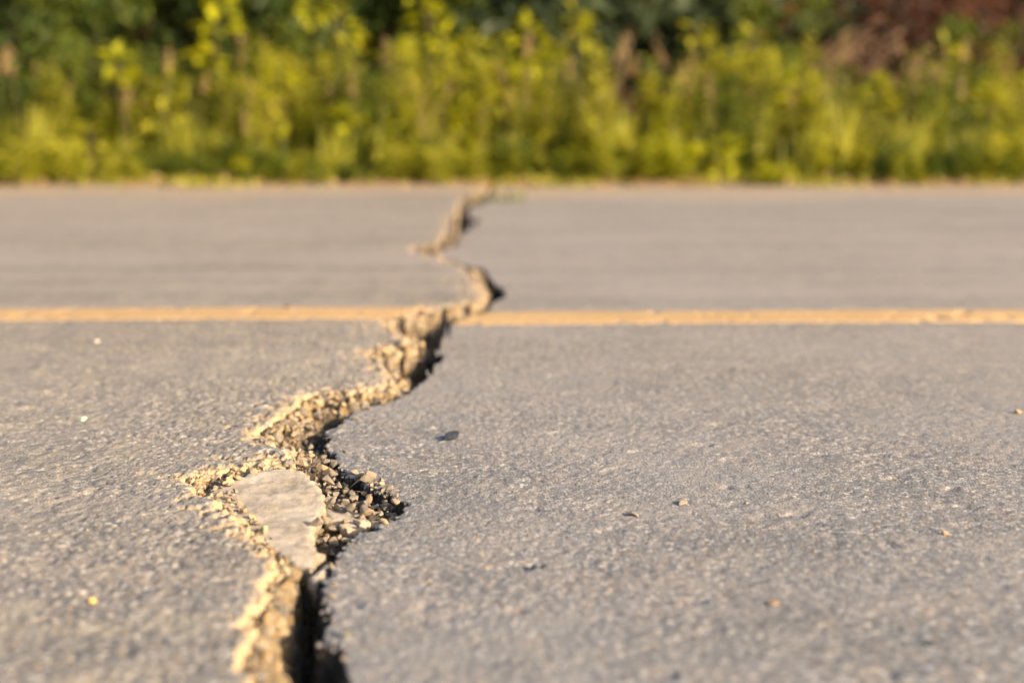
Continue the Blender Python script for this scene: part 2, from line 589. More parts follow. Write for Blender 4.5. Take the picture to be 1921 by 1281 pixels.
    dust_shade = np.maximum(dust_shade, 0.13 * sstep(1.15, 2.0, Y) * (~ins))
    return z, dust_shade, side, base


Z, DUST_SHADE, SIDE, BASE = road_fields(X, Y)
# the far broken end of the carriageway: slightly wavy
Xw = X.copy()
Yw = Y + np.where(Y > FAR_EDGE - 0.25, 0.03 * perlin(X / 0.4, X * 0 + 3.3, 77) * (Y - FAR_EDGE + 0.25) / 0.25, 0)
ALLV = np.stack([Xw, Yw, Z], -1).reshape(-1, 3)
DV = DUST_SHADE.ravel()
WEAR = sstep(1.7, 2.7, Y).ravel()
idx = np.arange(NX * NY).reshape(NY, NX)
Q = np.stack([idx[:-1, :-1], idx[:-1, 1:], idx[1:, 1:], idx[1:, :-1]], -1).reshape(-1, 4)
SV = SIDE.ravel()
fs = SV[Q]
anyc = (fs == 0).any(1)
left = (~anyc) & (fs.sum(1) < 0)
right = (~anyc) & (fs.sum(1) >= 0)


def sub(name, mask, mat, label):
    F = Q[mask]
    used, inv = np.unique(F, return_inverse=True)
    o = mesh_np(name, ALLV[used], inv.reshape(-1, 4), mat, attrs={'dust': DV[used], 'wear': WEAR[used]})
    return tag(o, label, None, None, 'structure')


sub('road', right, M['asphalt_right'], 'smoother grey asphalt on the right of the crack')
sub('road', left, M['asphalt_left'], 'rougher warm grey asphalt on the left of the crack')
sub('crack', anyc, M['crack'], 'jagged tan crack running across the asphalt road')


def height(x, y):
    i = int(np.clip(np.searchsorted(xs, x) - 1, 0, NX - 2))
    j = int(np.clip(np.searchsorted(ys, y) - 1, 0, NY - 2))
    fx = (x - xs[i]) / (xs[i + 1] - xs[i])
    fy = (y - ys[j]) / (ys[j + 1] - ys[j])
    a = Z[j, i] * (1 - fx) + Z[j, i + 1] * fx
    b = Z[j + 1, i] * (1 - fx) + Z[j + 1, i + 1] * fx
    return float(a * (1 - fy) + b * fy)


# yellow centre line: a coat of paint on each slab, worn off at the broken rims
def line_mesh(sgn, label):
    r0, r1 = int(np.argmin(np.abs(ys - LINE_Y0))), int(np.argmin(np.abs(ys - LINE_Y1)))
    rows = np.arange(r0, r1 + 1)
    sx = X[rows]; sy = Y[rows].copy(); sz = Z[rows]
    sz = BASE[rows] + 0.0013
    ok = (SIDE[rows] == sgn)
    near = np.abs(sx + 0.12) < 0.25
    dd = np.full(sx.shape, 9.0)
    dd[near] = seg_dist(sx[near], sy[near], LP if sgn < 0 else RP)
    ok &= dd > (0.012 if sgn < 0 else 0.006) + 0.010 * perlin(sx / 0.02, sy / 0.02, 81)
    chip = perlin(sx / 0.035, sy / 0.02, 83) + 0.6 * perlin(sx / 0.011, sy / 0.011, 85)
    ok &= chip < 0.78
    # ragged long edges
    sy[0] += 0.0012 * perlin(sx[0] / 0.03, sx[0] * 0 + 1.5, 87) + 0.002
    sy[-1] += 0.0012 * perlin(sx[-1] / 0.03, sx[-1] * 0 + 7.5, 88)
    n, m = sx.shape
    ii = np.arange(n * m).reshape(n, m)
    F = np.stack([ii[:-1, :-1], ii[:-1, 1:], ii[1:, 1:], ii[1:, :-1]], -1).reshape(-1, 4)
    F = F[ok.ravel()[F].all(1)]
    V = np.stack([sx, sy, sz], -1).reshape(-1, 3)
    # skirt down to the asphalt
    e = np.concatenate([F[:, [0, 1]], F[:, [1, 2]], F[:, [2, 3]], F[:, [3, 0]]])
    key = np.sort(e, 1)
    kk = key[:, 0].astype(np.int64) * 10000000 + key[:, 1]
    u, first, cnt = np.unique(kk, return_index=True, return_counts=True)
    be = e[first[cnt == 1]]
    V2 = V.copy(); V2[:, 2] -= 0.005
    off = len(V)
    SK = np.stack([be[:, 1], be[:, 0], be[:, 0] + off, be[:, 1] + off], -1)
    VV = np.concatenate([V, V2]); FF = np.concatenate([F, SK])
    used, inv = np.unique(FF, return_inverse=True)
    o = mesh_np('lane_marking', VV[used], inv.reshape(-1, 4), M['paint'])
    tag(o, label, None, None, 'structure')


line_mesh(-1, 'worn yellow centre line left of the crack')
line_mesh(1, 'worn yellow centre line right of the crack')

# ------------------------------------------------------------------ land beyond and before the road
gv, gf = [], []
gx = np.array([-400, -120, -45] + list(np.arange(-12, 12.1, 0.4)) + [45, 120, 400])
gy = np.array([-400, -60, -12, -3, NEAR_EDGE - 0.05, NEAR_EDGE + 0.1, 1.0, 3.0, FAR_EDGE - 0.2, FAR_EDGE + 0.05, FAR_EDGE + 0.2] +
              list(np.arange(6.4, 9.0, 0.3)) + [60, 200, 900])
GX, GY = np.meshgrid(gx, gy)
GZ = np.where((GY > NEAR_EDGE + 0.05) & (GY < FAR_EDGE - 0.1), -0.16, -0.012)
GZ = GZ + np.where((GY > FAR_EDGE + 0.1) & (GY < 50), 0.015 * perlin(GX / 0.9, GY / 0.9, 91) + 0.02, 0)
ii = np.arange(GX.size).reshape(GX.shape)
mesh_np('ground', np.stack([GX, GY, GZ], -1).reshape(-1, 3),
        np.stack([ii[:-1, :-1], ii[:-1, 1:], ii[1:, 1:], ii[1:, :-1]], -1).reshape(-1, 4), M['soil'])
tag(bpy.data.objects['ground'], 'bare brown ground of the verge', None, None, 'structure')
bx = np.concatenate([[-60, -30], np.arange(-12, 12.1, 0.3), [30, 60]])
by = np.concatenate([np.arange(8.6, 13, 0.25), [14, 16, 20, 30, 60]])
BX, BY = np.meshgrid(bx, by)
BZ = 2.9 * sstep(8.8, 13.5, BY) + 0.14 * fbm(BX / 0.9, BY / 0.9, 95, 4) * sstep(8.7, 9.6, BY) - 0.03
ii = np.arange(BX.size).reshape(BX.shape)
mesh_np('hill', np.stack([BX, BY, BZ], -1).reshape(-1, 3),
        np.stack([ii[:-1, :-1], ii[:-1, 1:], ii[1:, 1:], ii[1:, :-1]], -1).reshape(-1, 4), M['red_soil'])
tag(bpy.data.objects['hill'], 'dark red earth bank rising behind the weeds', None, None, 'structure')


# ------------------------------------------------------------------ stones
def hull_mesh(name, seed, mat, n=17, flat=0.7, sub=True):
    r = np.random.default_rng(seed)
    p = r.normal(size=(n, 3))
    p /= np.linalg.norm(p, axis=1)[:, None]
    p *= r.uniform(0.8, 1.08, (n, 1))
    p[:, 2] *= flat
    p[:, 0] *= r.uniform(1.0, 1.35)
    bm = bmesh.new()
    for q in p: bm.verts.new(q)
    res = bmesh.ops.convex_hull(bm, input=list(bm.verts))
    for v in [v for v in bm.verts if not v.link_faces]: bm.verts.remove(v)
    bmesh.ops.bevel(bm, geom=list(bm.edges), offset=0.07, segments=1, affect='EDGES', profile=0.5)
    bmesh.ops.triangulate(bm, faces=list(bm.faces))
    me = bpy.data.meshes.new(name)
    bm.to_mesh(me)
    bm.free()
    me.materials.append(mat)
    return me


PEB = [hull_mesh('pebble', 100 + k, M['stone'], 13, (0.75, 0.85, 0.95)[k % 3]) for k in range(9)]
PEB_T = [hull_mesh('pebble', 140 + k, M['stone_tan'], 12, 0.75) for k in range(5)]

# heap map round the crack so that stones rest on each other
hx = np.arange(-0.36, 0.10, 0.0015)
hy = np.arange(0.80, 2.6, 0.003)
HX, HY = np.meshgrid(hx, hy)
HEAP = np.empty(HX.shape)
_i = np.clip(np.searchsorted(xs, hx), 0, NX - 1)
_j = np.clip(np.searchsorted(ys, hy), 0, NY - 1)
HEAP[:] = Z[np.ix_(_j, _i)]


def rest(x, y, r, sink=0.3):
    m = (HX - x) ** 2 + (HY - y) ** 2 < (0.65 * r) ** 2
    base = np.percentile(HEAP[m], 60) if m.any() else height(x, y)
    z = base + r * 0.75 * (1 - sink)
    dd = (HX - x) ** 2 + (HY - y) ** 2
    mm = dd < r * r
    HEAP[mm] = np.maximum(HEAP[mm], z + 0.65 * np.sqrt(r * r - dd[mm]) * 0.8)
    return z


def drop(me, x, y, r, z=None, sink=0.3):
    o = bpy.data.objects.new('pebble', me)
    COL.objects.link(o)
    zz = rest(x, y, r, sink) if z is None else z
    o.location = (x, y, zz)
    o.rotation_euler = (random.uniform(-0.5, 0.5), random.uniform(-0.5, 0.5), random.uniform(0, 6.28))
    o.scale = (r * random.uniform(0.85, 1.15), r * random.uniform(0.8, 1.1), r * random.uniform(0.8, 1.05))
    return o


def heap(poly_px, n, rmin, rmax, label, group, meshes, zref=-0.008, pack=0.8, sink=0.3, what='pebble', places=None):
    poly = [ground(u, v, zref) for u, v in poly_px]
    x0, x1 = min(p[0] for p in poly), max(p[0] for p in poly)
    y0, y1 = min(p[1] for p in poly), max(p[1] for p in poly)
    got = []
    for _ in range(n * 60):
        if len(got) >= n: break
        x, y = random.uniform(x0, x1), random.uniform(y0, y1)
        if not inside(np.array([x]), np.array([y]), poly)[0]: continue
        r = rmin + (rmax - rmin) * random.random() ** 1.7
        if any((x - a) ** 2 + (y - b) ** 2 < (pack * (r + c)) ** 2 for a, b, c in got): continue
        got.append((x, y, r))
    got.sort(key=lambda g: -g[1])
    ax = 1 if (y1 - y0) > (x1 - x0) else 0
    for x, y, r in got:
        lab = label
        if places:
            f = ((x, y)[ax] - (x0, y0)[ax]) / ((x1, y1)[ax] - (x0, y0)[ax])
            q = (r - rmin) / (rmax - rmin)
            lab = ('tiny' if q < 0.15 else 'small' if q < 0.4 else 'large') + ' ' + what + ' ' + places[min(len(places) - 1, int(f * len(places)))]
        tag(drop(random.choice(meshes), x, y, r, sink=sink), lab, 'pebble', group)


# ---- slabs of broken asphalt lying in the crack
def slab(name, px, zt, thick, tilt, label, mat, res=0.0024, rough=1.0, spread=0.002):
    pts = [ground(u, v, zt) for u, v in px]
    cx, cy = sum(p[0] for p in pts) / len(pts), sum(p[1] for p in pts) / len(pts)
    ring = []
    for (x0, y0), (x1, y1) in zip(pts, pts[1:] + pts[:1]):
        d = math.hypot(x1 - x0, y1 - y0)
        k = max(1, int(d / (res * 1.3)))
        for i in range(k):
            t = i / k
            x, y = x0 + (x1 - x0) * t, y0 + (y1 - y0) * t
            wx_ = float(fbm(np.array([x / 0.012]), np.array([y / 0.012]), 151, 3, 0.6)[0]); wy_ = float(fbm(np.array([x / 0.012 + 40]), np.array([y / 0.012]), 153, 3, 0.6)[0])
            ring.append((x + 0.0035 * wx_ + random.gauss(0, spread * 0.3), y + 0.006 * wy_ + random.gauss(0, spread * 0.4)))
    gx_, gy_ = np.meshgrid(np.arange(min(p[0] for p in pts), max(p[0] for p in pts), res),
                           np.arange(min(p[1] for p in pts), max(p[1] for p in pts), res * 1.2))
    gx_, gy_ = gx_.ravel(), gy_.ravel()
    keep = inside(gx_, gy_, ring) & (seg_dist(gx_, gy_, ring + ring[:1]) > res * 0.6)
    vin = [Vector(p) for p in ring] + [Vector((a, b)) for a, b in zip(gx_[keep], gy_[keep])]
    n = len(ring)
    ov, oe, of, *_ = delaunay_2d_cdt(vin, [(i, (i + 1) % n) for i in range(n)], [], 1, 1e-7)
    P = np.array([(v.x, v.y) for v in ov])
    de = seg_dist(P[:, 0], P[:, 1], ring + ring[:1])
    z = zt + (P[:, 0] - cx) * tilt[0] + (P[:, 1] - cy) * tilt[1]
    f1, r1 = worley(P[:, 0] / 0.007, P[:, 1] / 0.007, 131)
    z += rough * (0.0016 * fbm(P[:, 0] / 0.03, P[:, 1] / 0.03, 133, 4) + 0.0011 * np.clip(1 - f1 * 1.5, 0, 1) * r1 - 0.0012 * (r1 < 0.2) * np.clip(1 - f1 * 1.6, 0, 1))
    z -= 0.0014 * np.clip(1 - de / 0.003, 0, 1) ** 2
    z -= rough * 0.0006 * sstep(0.25, 0.6, perlin(P[:, 0] / 0.016 + P[:, 1] / 0.02, P[:, 1] / 0.006, 139)) * sstep(0.0, 0.4, perlin(P[:, 0] / 0.05, P[:, 1] / 0.07, 140) + 0.2)
    V = [(a, b, c) for (a, b), c in zip(P, z)]
    F = [tuple(f) for f in of]
    # boundary walls
    cnt = {}
    for f in F:
        for a, b in zip(f, f[1:] + f[:1]):
            cnt[(a, b)] = 1
    be = [(a, b) for (a, b) in cnt if (b, a) not in cnt]
    lev = {}
    for k in range(1, 4):
        for a, _ in be:
            q = V[a]
            o_ = 0.0016 * k
            dx, dy = q[0] - cx, q[1] - cy
            l = math.hypot(dx, dy) + 1e-6
            w = random.gauss(0, 0.0010) + (0.0006 if k == 1 else -0.001 if k == 2 else -0.004)
            lev[(a, k)] = len(V)
            V.append((q[0] + dx / l * w, q[1] + dy / l * w, q[2] - thick * k / 3))
    for a, b in be:
        for k in range(3):
            p0 = a if k == 0 else lev[(a, k)]
            p1 = b if k == 0 else lev[(b, k)]
            q0, q1 = lev[(a, k + 1)], lev[(b, k + 1)]
            F.append((p1, p0, q0)); F.append((p1, q0, q1))
    V = np.array(V)
    dust_shade = np.clip(0.55 + 0.5 * fbm(V[:, 0] / 0.05, V[:, 1] / 0.05, 137, 3), 0.2, 1.0)
    dust_shade[len(P):] = 0.0  # side walls coloured darker, as if they lay in shade
    dust_shade[:len(P)] *= sstep(0.0, 0.003, de)
    o = mesh_np(name, V, F, mat, smooth=True, attrs={'dust': dust_shade})
    # carry the slab in the heap map
    m = inside(HX.ravel(), HY.ravel(), ring).reshape(HX.shape)
    pl = zt + (HX - cx) * tilt[0] + (HY - cy) * tilt[1]
    HEAP[m] = np.maximum(HEAP[m], pl[m])
    return tag(o, label, 'asphalt fragment', None)


def mat_fragment():
    t = NT('dusty_fragment')
    co = t.obj()
    n = t.noise(co, 55, 5, 0.7)
    n2 = t.noise(co, 420, 3, 0.7)
    c = t.mix(t.ramp(n, [(0.35, 0.0), (0.65, 1.0)]), (0.17, 0.135, 0.095), (0.34, 0.275, 0.195))
    c = t.mix(t.ramp(n2, [(0.52, 0.0), (0.66, 0.8)]), c, (0.11, 0.09, 0.07))
    c = t.mix(t.math('MULTIPLY', t.attr('dust'), 0.62), c, t.mix(n, (0.42, 0.365, 0.295), (0.56, 0.49, 0.405)))
    return t.done(t.principled(c, 0.9, 0.15, t.bump(n2, 0.5, 0.0012)))


M['fragment'] = mat_fragment()
slab('asphalt_fragment', [(388, 930), (414, 904), (462, 893), (520, 886), (560, 885), (584, 903), (600, 922), (612, 945), (600, 965), (588, 985),
                          (586, 1008), (598, 1030), (590, 1058), (562, 1054), (528, 1040), (490, 1020), (450, 992), (418, 960)],
     -0.0028, 0.014, (0.03, 0.03), 'pale dusty plate of asphalt sunk in the widest part of the crack', M['fragment'], rough=0.55)
slab('asphalt_fragment', [(600, 950), (632, 950), (664, 958), (696, 972), (684, 984), (654, 986), (622, 978), (604, 966)],
     -0.010, 0.012, (-0.05, 0.04), 'thin tan sliver of asphalt lying below the heap of grey pebbles', M['fragment'])
slab('asphalt_fragment', [(578, 1092), (590, 1076), (614, 1056), (626, 1058), (614, 1076), (594, 1096)],
     -0.006, 0.02, (0.0, 0.05), 'small narrow asphalt chip wedged between the deep crack walls', M['fragment'])
slab('asphalt_fragment', [(506, 1036), (540, 1042), (578, 1052), (590, 1062), (574, 1074), (548, 1066), (520, 1052)],
     -0.013, 0.02, (0.05, 0.2), 'broken tan chunk under the front lip of the pale plate', M['fragment'])

heap([(588, 892), (620, 884), (660, 892), (700, 908), (736, 926), (752, 938), (742, 954), (716, 966), (690, 968), (650, 955), (612, 945), (598, 915)],
     120, 0.0018, 0.0082, 'grey-tan pebble in the dense heap in the right-hand pit of the crack', 'pebbles heaped in the right-hand pit', PEB, -0.006, 0.72, 0.2, 'grey-tan pebble',
     ('in the right-hand heap, touching the rim nearest the camera', 'in the right-hand heap, in front of its middle', 'in the right-hand heap, behind its middle',
      'in the right-hand heap, at the back where the neck begins') if False else
     ('at the left end of the heap beside the pale plate', 'left of the middle of the heap beside the pale plate', 'right of the middle of the heap in the right-hand pit',
      'at the right tip of the heap in the right-hand pit'))
heap([(600, 975), (650, 985), (682, 984), (650, 1005), (625, 1028), (600, 1040), (590, 1010)],
     22, 0.003, 0.006, 'shaded brown pebble in the hollow beside the pale asphalt plate', 'pebbles in the shaded hollow', PEB, -0.012, 0.75)
heap([(556, 868), (575, 850), (560, 832), (530, 815), (550, 790), (580, 765), (606, 770), (604, 800), (606, 830), (620, 860), (634, 880), (600, 890), (575, 885)],
     75, 0.0026, 0.0060, 'small crumb of stone in the narrow rubble neck of the crack', 'stones in the rubble neck', PEB + PEB_T[:2], -0.006, 0.7, 0.3, 'stone crumb',
     ('in the rubble neck, next to the pale plate', 'in the near half of the rubble neck', 'in the far half of the rubble neck', 'at the far end of the rubble neck'))
heap([(420, 905), (444, 892), (500, 888), (495, 897), (450, 908), (440, 925), (450, 945), (480, 975), (500, 1005), (488, 1005), (455, 972), (420, 945), (395, 930), (385, 915)],
     50, 0.0022, 0.0050, 'small tan stone in the gap around the left rim of the pale plate', 'stones around the pale plate', PEB_T + PEB[:3], -0.006, 0.75, 0.3, 'tan stone',
     ('in the gap at the near left side of the pale plate', 'in the gap at the left side of the pale plate', 'in the gap behind the pale plate'))
heap([(610, 750), (680, 748), (735, 738), (730, 746), (680, 757), (630, 775), (610, 770)],
     26, 0.0026, 0.0055, 'tan stone on the lit shelf of the crack nearer than the yellow line', 'stones on the lit shelf', PEB_T, -0.006, 0.75, 0.3, 'tan stone', ('at the left end of the lit shelf of the crack', 'in the middle of the lit shelf of the crack', 'at the right end of the lit shelf of the crack'))
heap([(700, 665), (760, 655), (790, 645), (800, 665), (770, 690), (740, 690)],
     22, 0.004, 0.0085, 'tan lump of broken rim just before the yellow line', 'lumps before the yellow line', PEB_T, -0.004, 0.75, 0.3, 'tan rim lump', ('nearest the camera just before the yellow line', 'in the hollow just before the yellow line', 'farthest back just before the yellow line'))
heap([(728, 618), (770, 602), (830, 592), (840, 600), (825, 615), (800, 625), (760, 630)],
     24, 0.005, 0.012, 'tan lump of broken rim where the crack cuts the yellow line', 'lumps at the yellow line', PEB_T, -0.004, 0.75, 0.3, 'tan rim lump', ('where the crack meets the near edge of the yellow line', 'in the middle of the break in the yellow line', 'where the crack meets the far edge of the yellow line'))

# ---- crumbs of broken asphalt hanging on the left rim
M['crumb'] = mat_stone('rim_crumb', (0.22, 0.158, 0.088), (0.38, 0.285, 0.17))
M['crack_lump'] = mat_earth('dusty_lump', (0.29, 0.205, 0.11), (0.44, 0.325, 0.19), 90.0, 0.8)
CRUMB = []
for k in range(7):
    me_ = hull_mesh('crumb', 170 + k, M['crumb'], 16, 0.85)
    for p_ in me_.polygons: p_.use_smooth = True
    CRUMB.append(me_)
_acc = 0.0
for (ax_, ay_), (bx_, by_) in zip(LP[4:-2], LP[5:-1]):
    sl_ = math.hypot(bx_ - ax_, by_ - ay_)
    ym_ = 0.5 * (ay_ + by_)
    if ym_ < 0.72 or ym_ > 3.9: continue
    r0_ = 0.0070 if ym_ < 1.06 else 0.0038 if ym_ < 1.3 else 0.0048 if ym_ < 1.6 else 0.0085 if ym_ < 2.5 else 0.013
    step_ = r0_ * (2.2 if ym_ < 1.06 else 1.5 if ym_ < 1.6 else 1.3 if ym_ < 2.5 else 2.6)
    while _acc < sl_:
        t_ = _acc / sl_
        r_c = r0_ * random.uniform(0.55, 1.25)
        off_ = random.uniform(-0.3, 1.5) * r0_
        nx_, ny_ = (by_ - ay_) / sl_, -(bx_ - ax_) / sl_
        x_, y_ = ax_ + (bx_ - ax_) * t_ + nx_ * off_, ay_ + (by_ - ay_) * t_ + ny_ * off_
        o_ = bpy.data.objects.new('asphalt_crumb', random.choice(CRUMB) if random.random() < 0.7 else random.choice(PEB))
        COL.objects.link(o_)
        o_.location = (x_, y_, -0.2 * r_c - max(0.0, off_) * 0.75 - 0.15 * r0_)
        o_.rotation_euler = (random.uniform(-0.6, 0.6), random.uniform(-0.2, 0.8), random.uniform(0, 6.28))
        o_.scale = (r_c * 1.1, r_c * 0.95, r_c * 0.9)
        wh_ = ('on the left rim of the deep near crack' if ym_ < 1.06 else 'on the left rim round the pale plate' if ym_ < 1.3 else
               'on the left rim of the rubble neck' if ym_ < 1.6 else 'on the left rim just before and at the yellow line' if ym_ < 2.5 else 'on the left rim beyond the yellow line')
        tag(o_, ('small' if r_c < 0.8 * r0_ else 'mid-sized' if r_c < 1.03 * r0_ else 'large') + ' tan crumb of asphalt ' + wh_, 'asphalt crumb', 'crumbs ' + wh_)
        _acc += step_ * random.uniform(0.7, 1.4)
    _acc -= sl_

# big rounded lumps on the near lip
LUMP = []
for k in range(4):
    me_ = hull_mesh('lump', 190 + k, M['crack_lump'], 22, 0.8)
    for p_ in me_.polygons: p_.use_smooth = True
    LUMP.append(me_)
for i_, (u_, v_, r_c, lab_) in enumerate(((494, 1275, 0.0125, 'rounded tan lump at the very bottom of the left lip'), (490, 1205, 0.0130, 'big rounded tan lump on the left lip above the bottom one'),
                            (506, 1160, 0.0090, 'low rounded tan lump in the middle of the near left lip'), (520, 1120, 0.0110, 'rounded tan lump where the near crack narrows'),
                            (538, 1080, 0.0095, 'topmost rounded tan lump below the pale plate'))):
    x_, y_ = ground(u_, v_, -0.006)
    o_ = bpy.data.objects.new('asphalt_lump', LUMP[i_ % 4])
    COL.objects.link(o_)
    o_.location = (x_, y_, 0.0005 - 0.70 * r_c)
    o_.rotation_euler = (0.1, 0.25, 0.9 * i_)
    o_.scale = (r_c, r_c * 1.25, r_c * 0.95)
    tag(o_, lab_, 'asphalt lump')

# ---- grit broken off the right rim
for (ax_, ay_), (bx_, by_) in zip(RP[4:-2], RP[5:-1]):
    ym_ = 0.5 * (ay_ + by_)
    if ym_ < 0.78 or ym_ > 2.2: continue
    for q_ in range(random.choice((0, 1, 1, 2))):
        t_ = random.random()
        r_c = random.uniform(0.0014, 0.0040)
        x_, y_ = ax_ + (bx_ - ax_) * t_ + abs(random.gauss(0, 0.008)), ay_ + (by_ - ay_) * t_ + random.gauss(0, 0.004)
        o_ = drop(random.choice(PEB), x_, y_, r_c, height(x_, y_) + 0.4 * r_c)
        o_.name = 'asphalt_crumb'
        wh_ = 'by the deep near crack' if ym_ < 1.06 else 'by the gravel pit' if ym_ < 1.3 else 'by the rubble neck' if ym_ < 1.6 else 'before the yellow line'
        tag(o_, 'loose grey grit crumb on the right lip ' + wh_, 'asphalt crumb', 'grit on the right lip ' + wh_)

# ---- single stones on the road
def chip(px, r, mat, label, seed, stretch=(1, 1, 1), rot=None, name='road_stone'):
    x, y = ground(*px)
    o = bpy.data.objects.new(name, hull_mesh('road_stone', seed, mat, 14, 0.6))
    COL.objects.link(o)
    o.scale = (r * stretch[0], r * stretch[1], r * stretch[2])
    o.rotation_euler = rot or (0.15, -0.1, random.uniform(0, 6))
    o.location = (x, y, height(x, y) + 0.38 * r * stretch[2])
    return tag(o, label, 'stone')


chip((845, 818), 0.0085, M['dark_stone'], 'dark blue-grey chip standing on the smooth asphalt right of the crack', 207, (1.15, 1.0, 0.85), (0.1, -0.25, 0.6))
chip((182, 648), 0.0048, M['white_stone'], 'white pebble on the left asphalt just before the yellow line', 202)
chip((155, 795), 0.0050, M['green_stone'], 'pale green pebble on the rough left asphalt', 203)
chip((175, 1144), 0.0030, M['yellow_stone'], 'tiny yellow grit stone at the lower left of the road', 204)
chip((1450, 1126), 0.0038, M['orange_stone'], 'orange-tan flat chip on the blurred right foreground', 205, (1.5, 0.9, 0.5))
chip((1188, 958), 0.0045, M['pale_stone'], 'pale tan flat stone on the right asphalt, lower of two', 206, (1.3, 0.9, 0.6))
chip((1280, 937), 0.0045, M['pale_stone'], 'pale tan flat stone on the right asphalt, upper of two', 207, (1.3, 0.9, 0.55))
chip((1002, 1056), 0.0032, M['dark_stone'], 'small dark stone on the right asphalt before the pale stones', 208)
chip((1770, 998), 0.0045, M['orange_stone'], 'tiny orange grain at the far right of the road', 209, (1.2, 1, 0.6))
chip((1742, 1203), 0.0036, M['dark_stone'], 'dark grit stone in the blurred lower right corner', 210, (1.2, 1, 0.5))
chip((540, 583), 0.0075, M['dark_stone'], 'dark speck of stone on the yellow line left of the crack', 211, (1.2, 1, 0.5))
chip((1910, 775), 0.0048, M['orange_stone'], 'orange pebble at the right edge beyond the sharp zone', 212)

# loose fine grit on the asphalt: nobody could count it
gr_v, gr_f = [], []
r_ = np.random.default_rng(5)
tet = np.array([(1, 0, -0.3), (-0.5, 0.87, -0.3), (-0.5, -0.87, -0.3), (0, 0, 0.7)])
tf = [(0, 1, 3), (1, 2, 3), (2, 0, 3)]
cnt_ = 0
for _ in range(1700):
    y_ = 0.7 + 2.0 * r_.random() ** 1.3
    x_ = r_.uniform(-0.45, 0.45) * max(1.0, y_ / 1.2)
    if r_.random() < 0.45: x_ = -0.2 + r_.normal() * 0.12
    s_ = 0.0006 + 0.0010 * r_.random() ** 3
    a_ = r_.uniform(0, 6.28)
    c_, n_ = math.cos(a_), math.sin(a_)
    zz = height(x_, y_)
    for t in tet:
        gr_v.append((x_ + s_ * (t[0] * c_ - t[1] * n_), y_ + s_ * (t[0] * n_ + t[1] * c_), zz + 0.0004 + s_ * t[2]))
    for f in tf: gr_f.append(tuple(cnt_ + k for k in f))
    cnt_ += 4
tag(mesh_np('gravel', gr_v, gr_f, M['stone_tan'], smooth=False), 'fine tan grit scattered over the asphalt around the crack', 'grit', None, 'stuff')


# ------------------------------------------------------------------ plants
def leaf_arrays(C, D, U, ln, wd, tint, fold=0.25):
    """diamond leaves: base point C, direction D, up-ish normal U, lengths and widths"""
    D = D / np.linalg.norm(D, axis=1)[:, None]
    Sd = np.cross(D, U)
    Sd /= np.linalg.norm(Sd, axis=1)[:, None] + 1e-9
    N = np.cross(Sd, D)
    ln, wd = ln[:, None], wd[:, None]
    a = C
    b = C + D * ln * 0.45 + Sd * wd * 0.5 + N * wd * fold
    c = C + D * ln - N * ln * 0.12
    d = C + D * ln * 0.45 - Sd * wd * 0.5 + N * wd * fold
    V = np.stack([a, b, c, d], 1).reshape(-1, 3)
    k = np.arange(len(C))[:, None] * 4
    F = np.concatenate([k + np.array([[0, 2, 1]]), k + np.array([[0, 3, 2]])])
    return V, F, np.repeat(tint, 4)


def rand_dirs(n, r, up=0.3):
    d = r.normal(size=(n, 3))
    d /= np.linalg.norm(d, axis=1)[:, None]
    d[:, 2] += up
    return d


def tubes(paths, name, mat, parent, sides=5):
    V, F = [], []
    for pts, r0, r1 in paths:
        b = len(V)
        n = len(pts)
        for i, p in enumerate(pts):
            r = r0 + (r1 - r0) * i / (n - 1)
            for k in range(sides):
                a = 2 * math.pi * k / sides
                V.append((p[0] + r * math.cos(a), p[1] + r * math.sin(a), p[2]))
        for i in range(n - 1):
            for k in range(sides):
                k2 = (k + 1) % sides
                F.append((b + i * sides + k, b + i * sides + k2, b + (i + 1) * sides + k2, b + (i + 1) * sides + k))
    return mesh_np(name, V, F, mat, parent)


def shrub(seed, h, w, mat, leaf_len, n_leaf, n_blob, label, name='shrub', low=0.15):
    r = np.random.default_rng(seed)
    root = empty(name)
    bl = []
    for k in range(n_blob):
        zz = h * (low + (0.95 - low) * r.random())
        rad = w * (0.5 - 0.25 * (zz / h - 0.4) ** 2) * math.sqrt(r.random())
        a = r.uniform(0, 6.28)
        bl.append((rad * math.cos(a), rad * math.sin(a), zz, w * r.uniform(0.10, 0.22)))
    paths = []
    for (bx_, by_, bz_, br_) in bl[:14]:
        paths.append(([(bx_ * t * t + 0.02 * math.sin(9 * t + bx_ * 30), by_ * t * t, bz_ * t) for t in (0, 0.3, 0.6, 0.85, 1)], 0.012 * h, 0.003))
    tubes(paths, 'trunk', M['wood'], root)
    pick = r.integers(0, n_blob, n_leaf)
    B = np.array(bl)[pick]
    d = r.normal(size=(n_leaf, 3))
    d /= np.linalg.norm(d, axis=1)[:, None]
    rr = r.random(n_leaf) ** 0.5
    C = B[:, :3] + d * (B[:, 3] * rr)[:, None] * np.array([1, 1, 0.8])
    C[:, 2] = np.maximum(C[:, 2], 0.02)
    D = d * 0.8 + rand_dirs(n_leaf, r, 0.1) * 0.7
    D[:, 2] -= 0.25
    bt = np.random.default_rng(seed + 1).random(n_blob)[pick]
    tint = np.clip(0.55 * bt + 0.45 * r.random(n_leaf), 0, 1)
    V, F, T = leaf_arrays(C, D, rand_dirs(n_leaf, r, 1.2), leaf_len * r.uniform(0.6, 1.2, n_leaf), leaf_len * r.uniform(0.4, 0.62, n_leaf), tint)
    f = mesh_np('crown', V, F, mat, root, smooth=False, attrs={'tint': T})
    f['kind'] = 'stuff'
    tag(root, label, 'shrub')
    return root


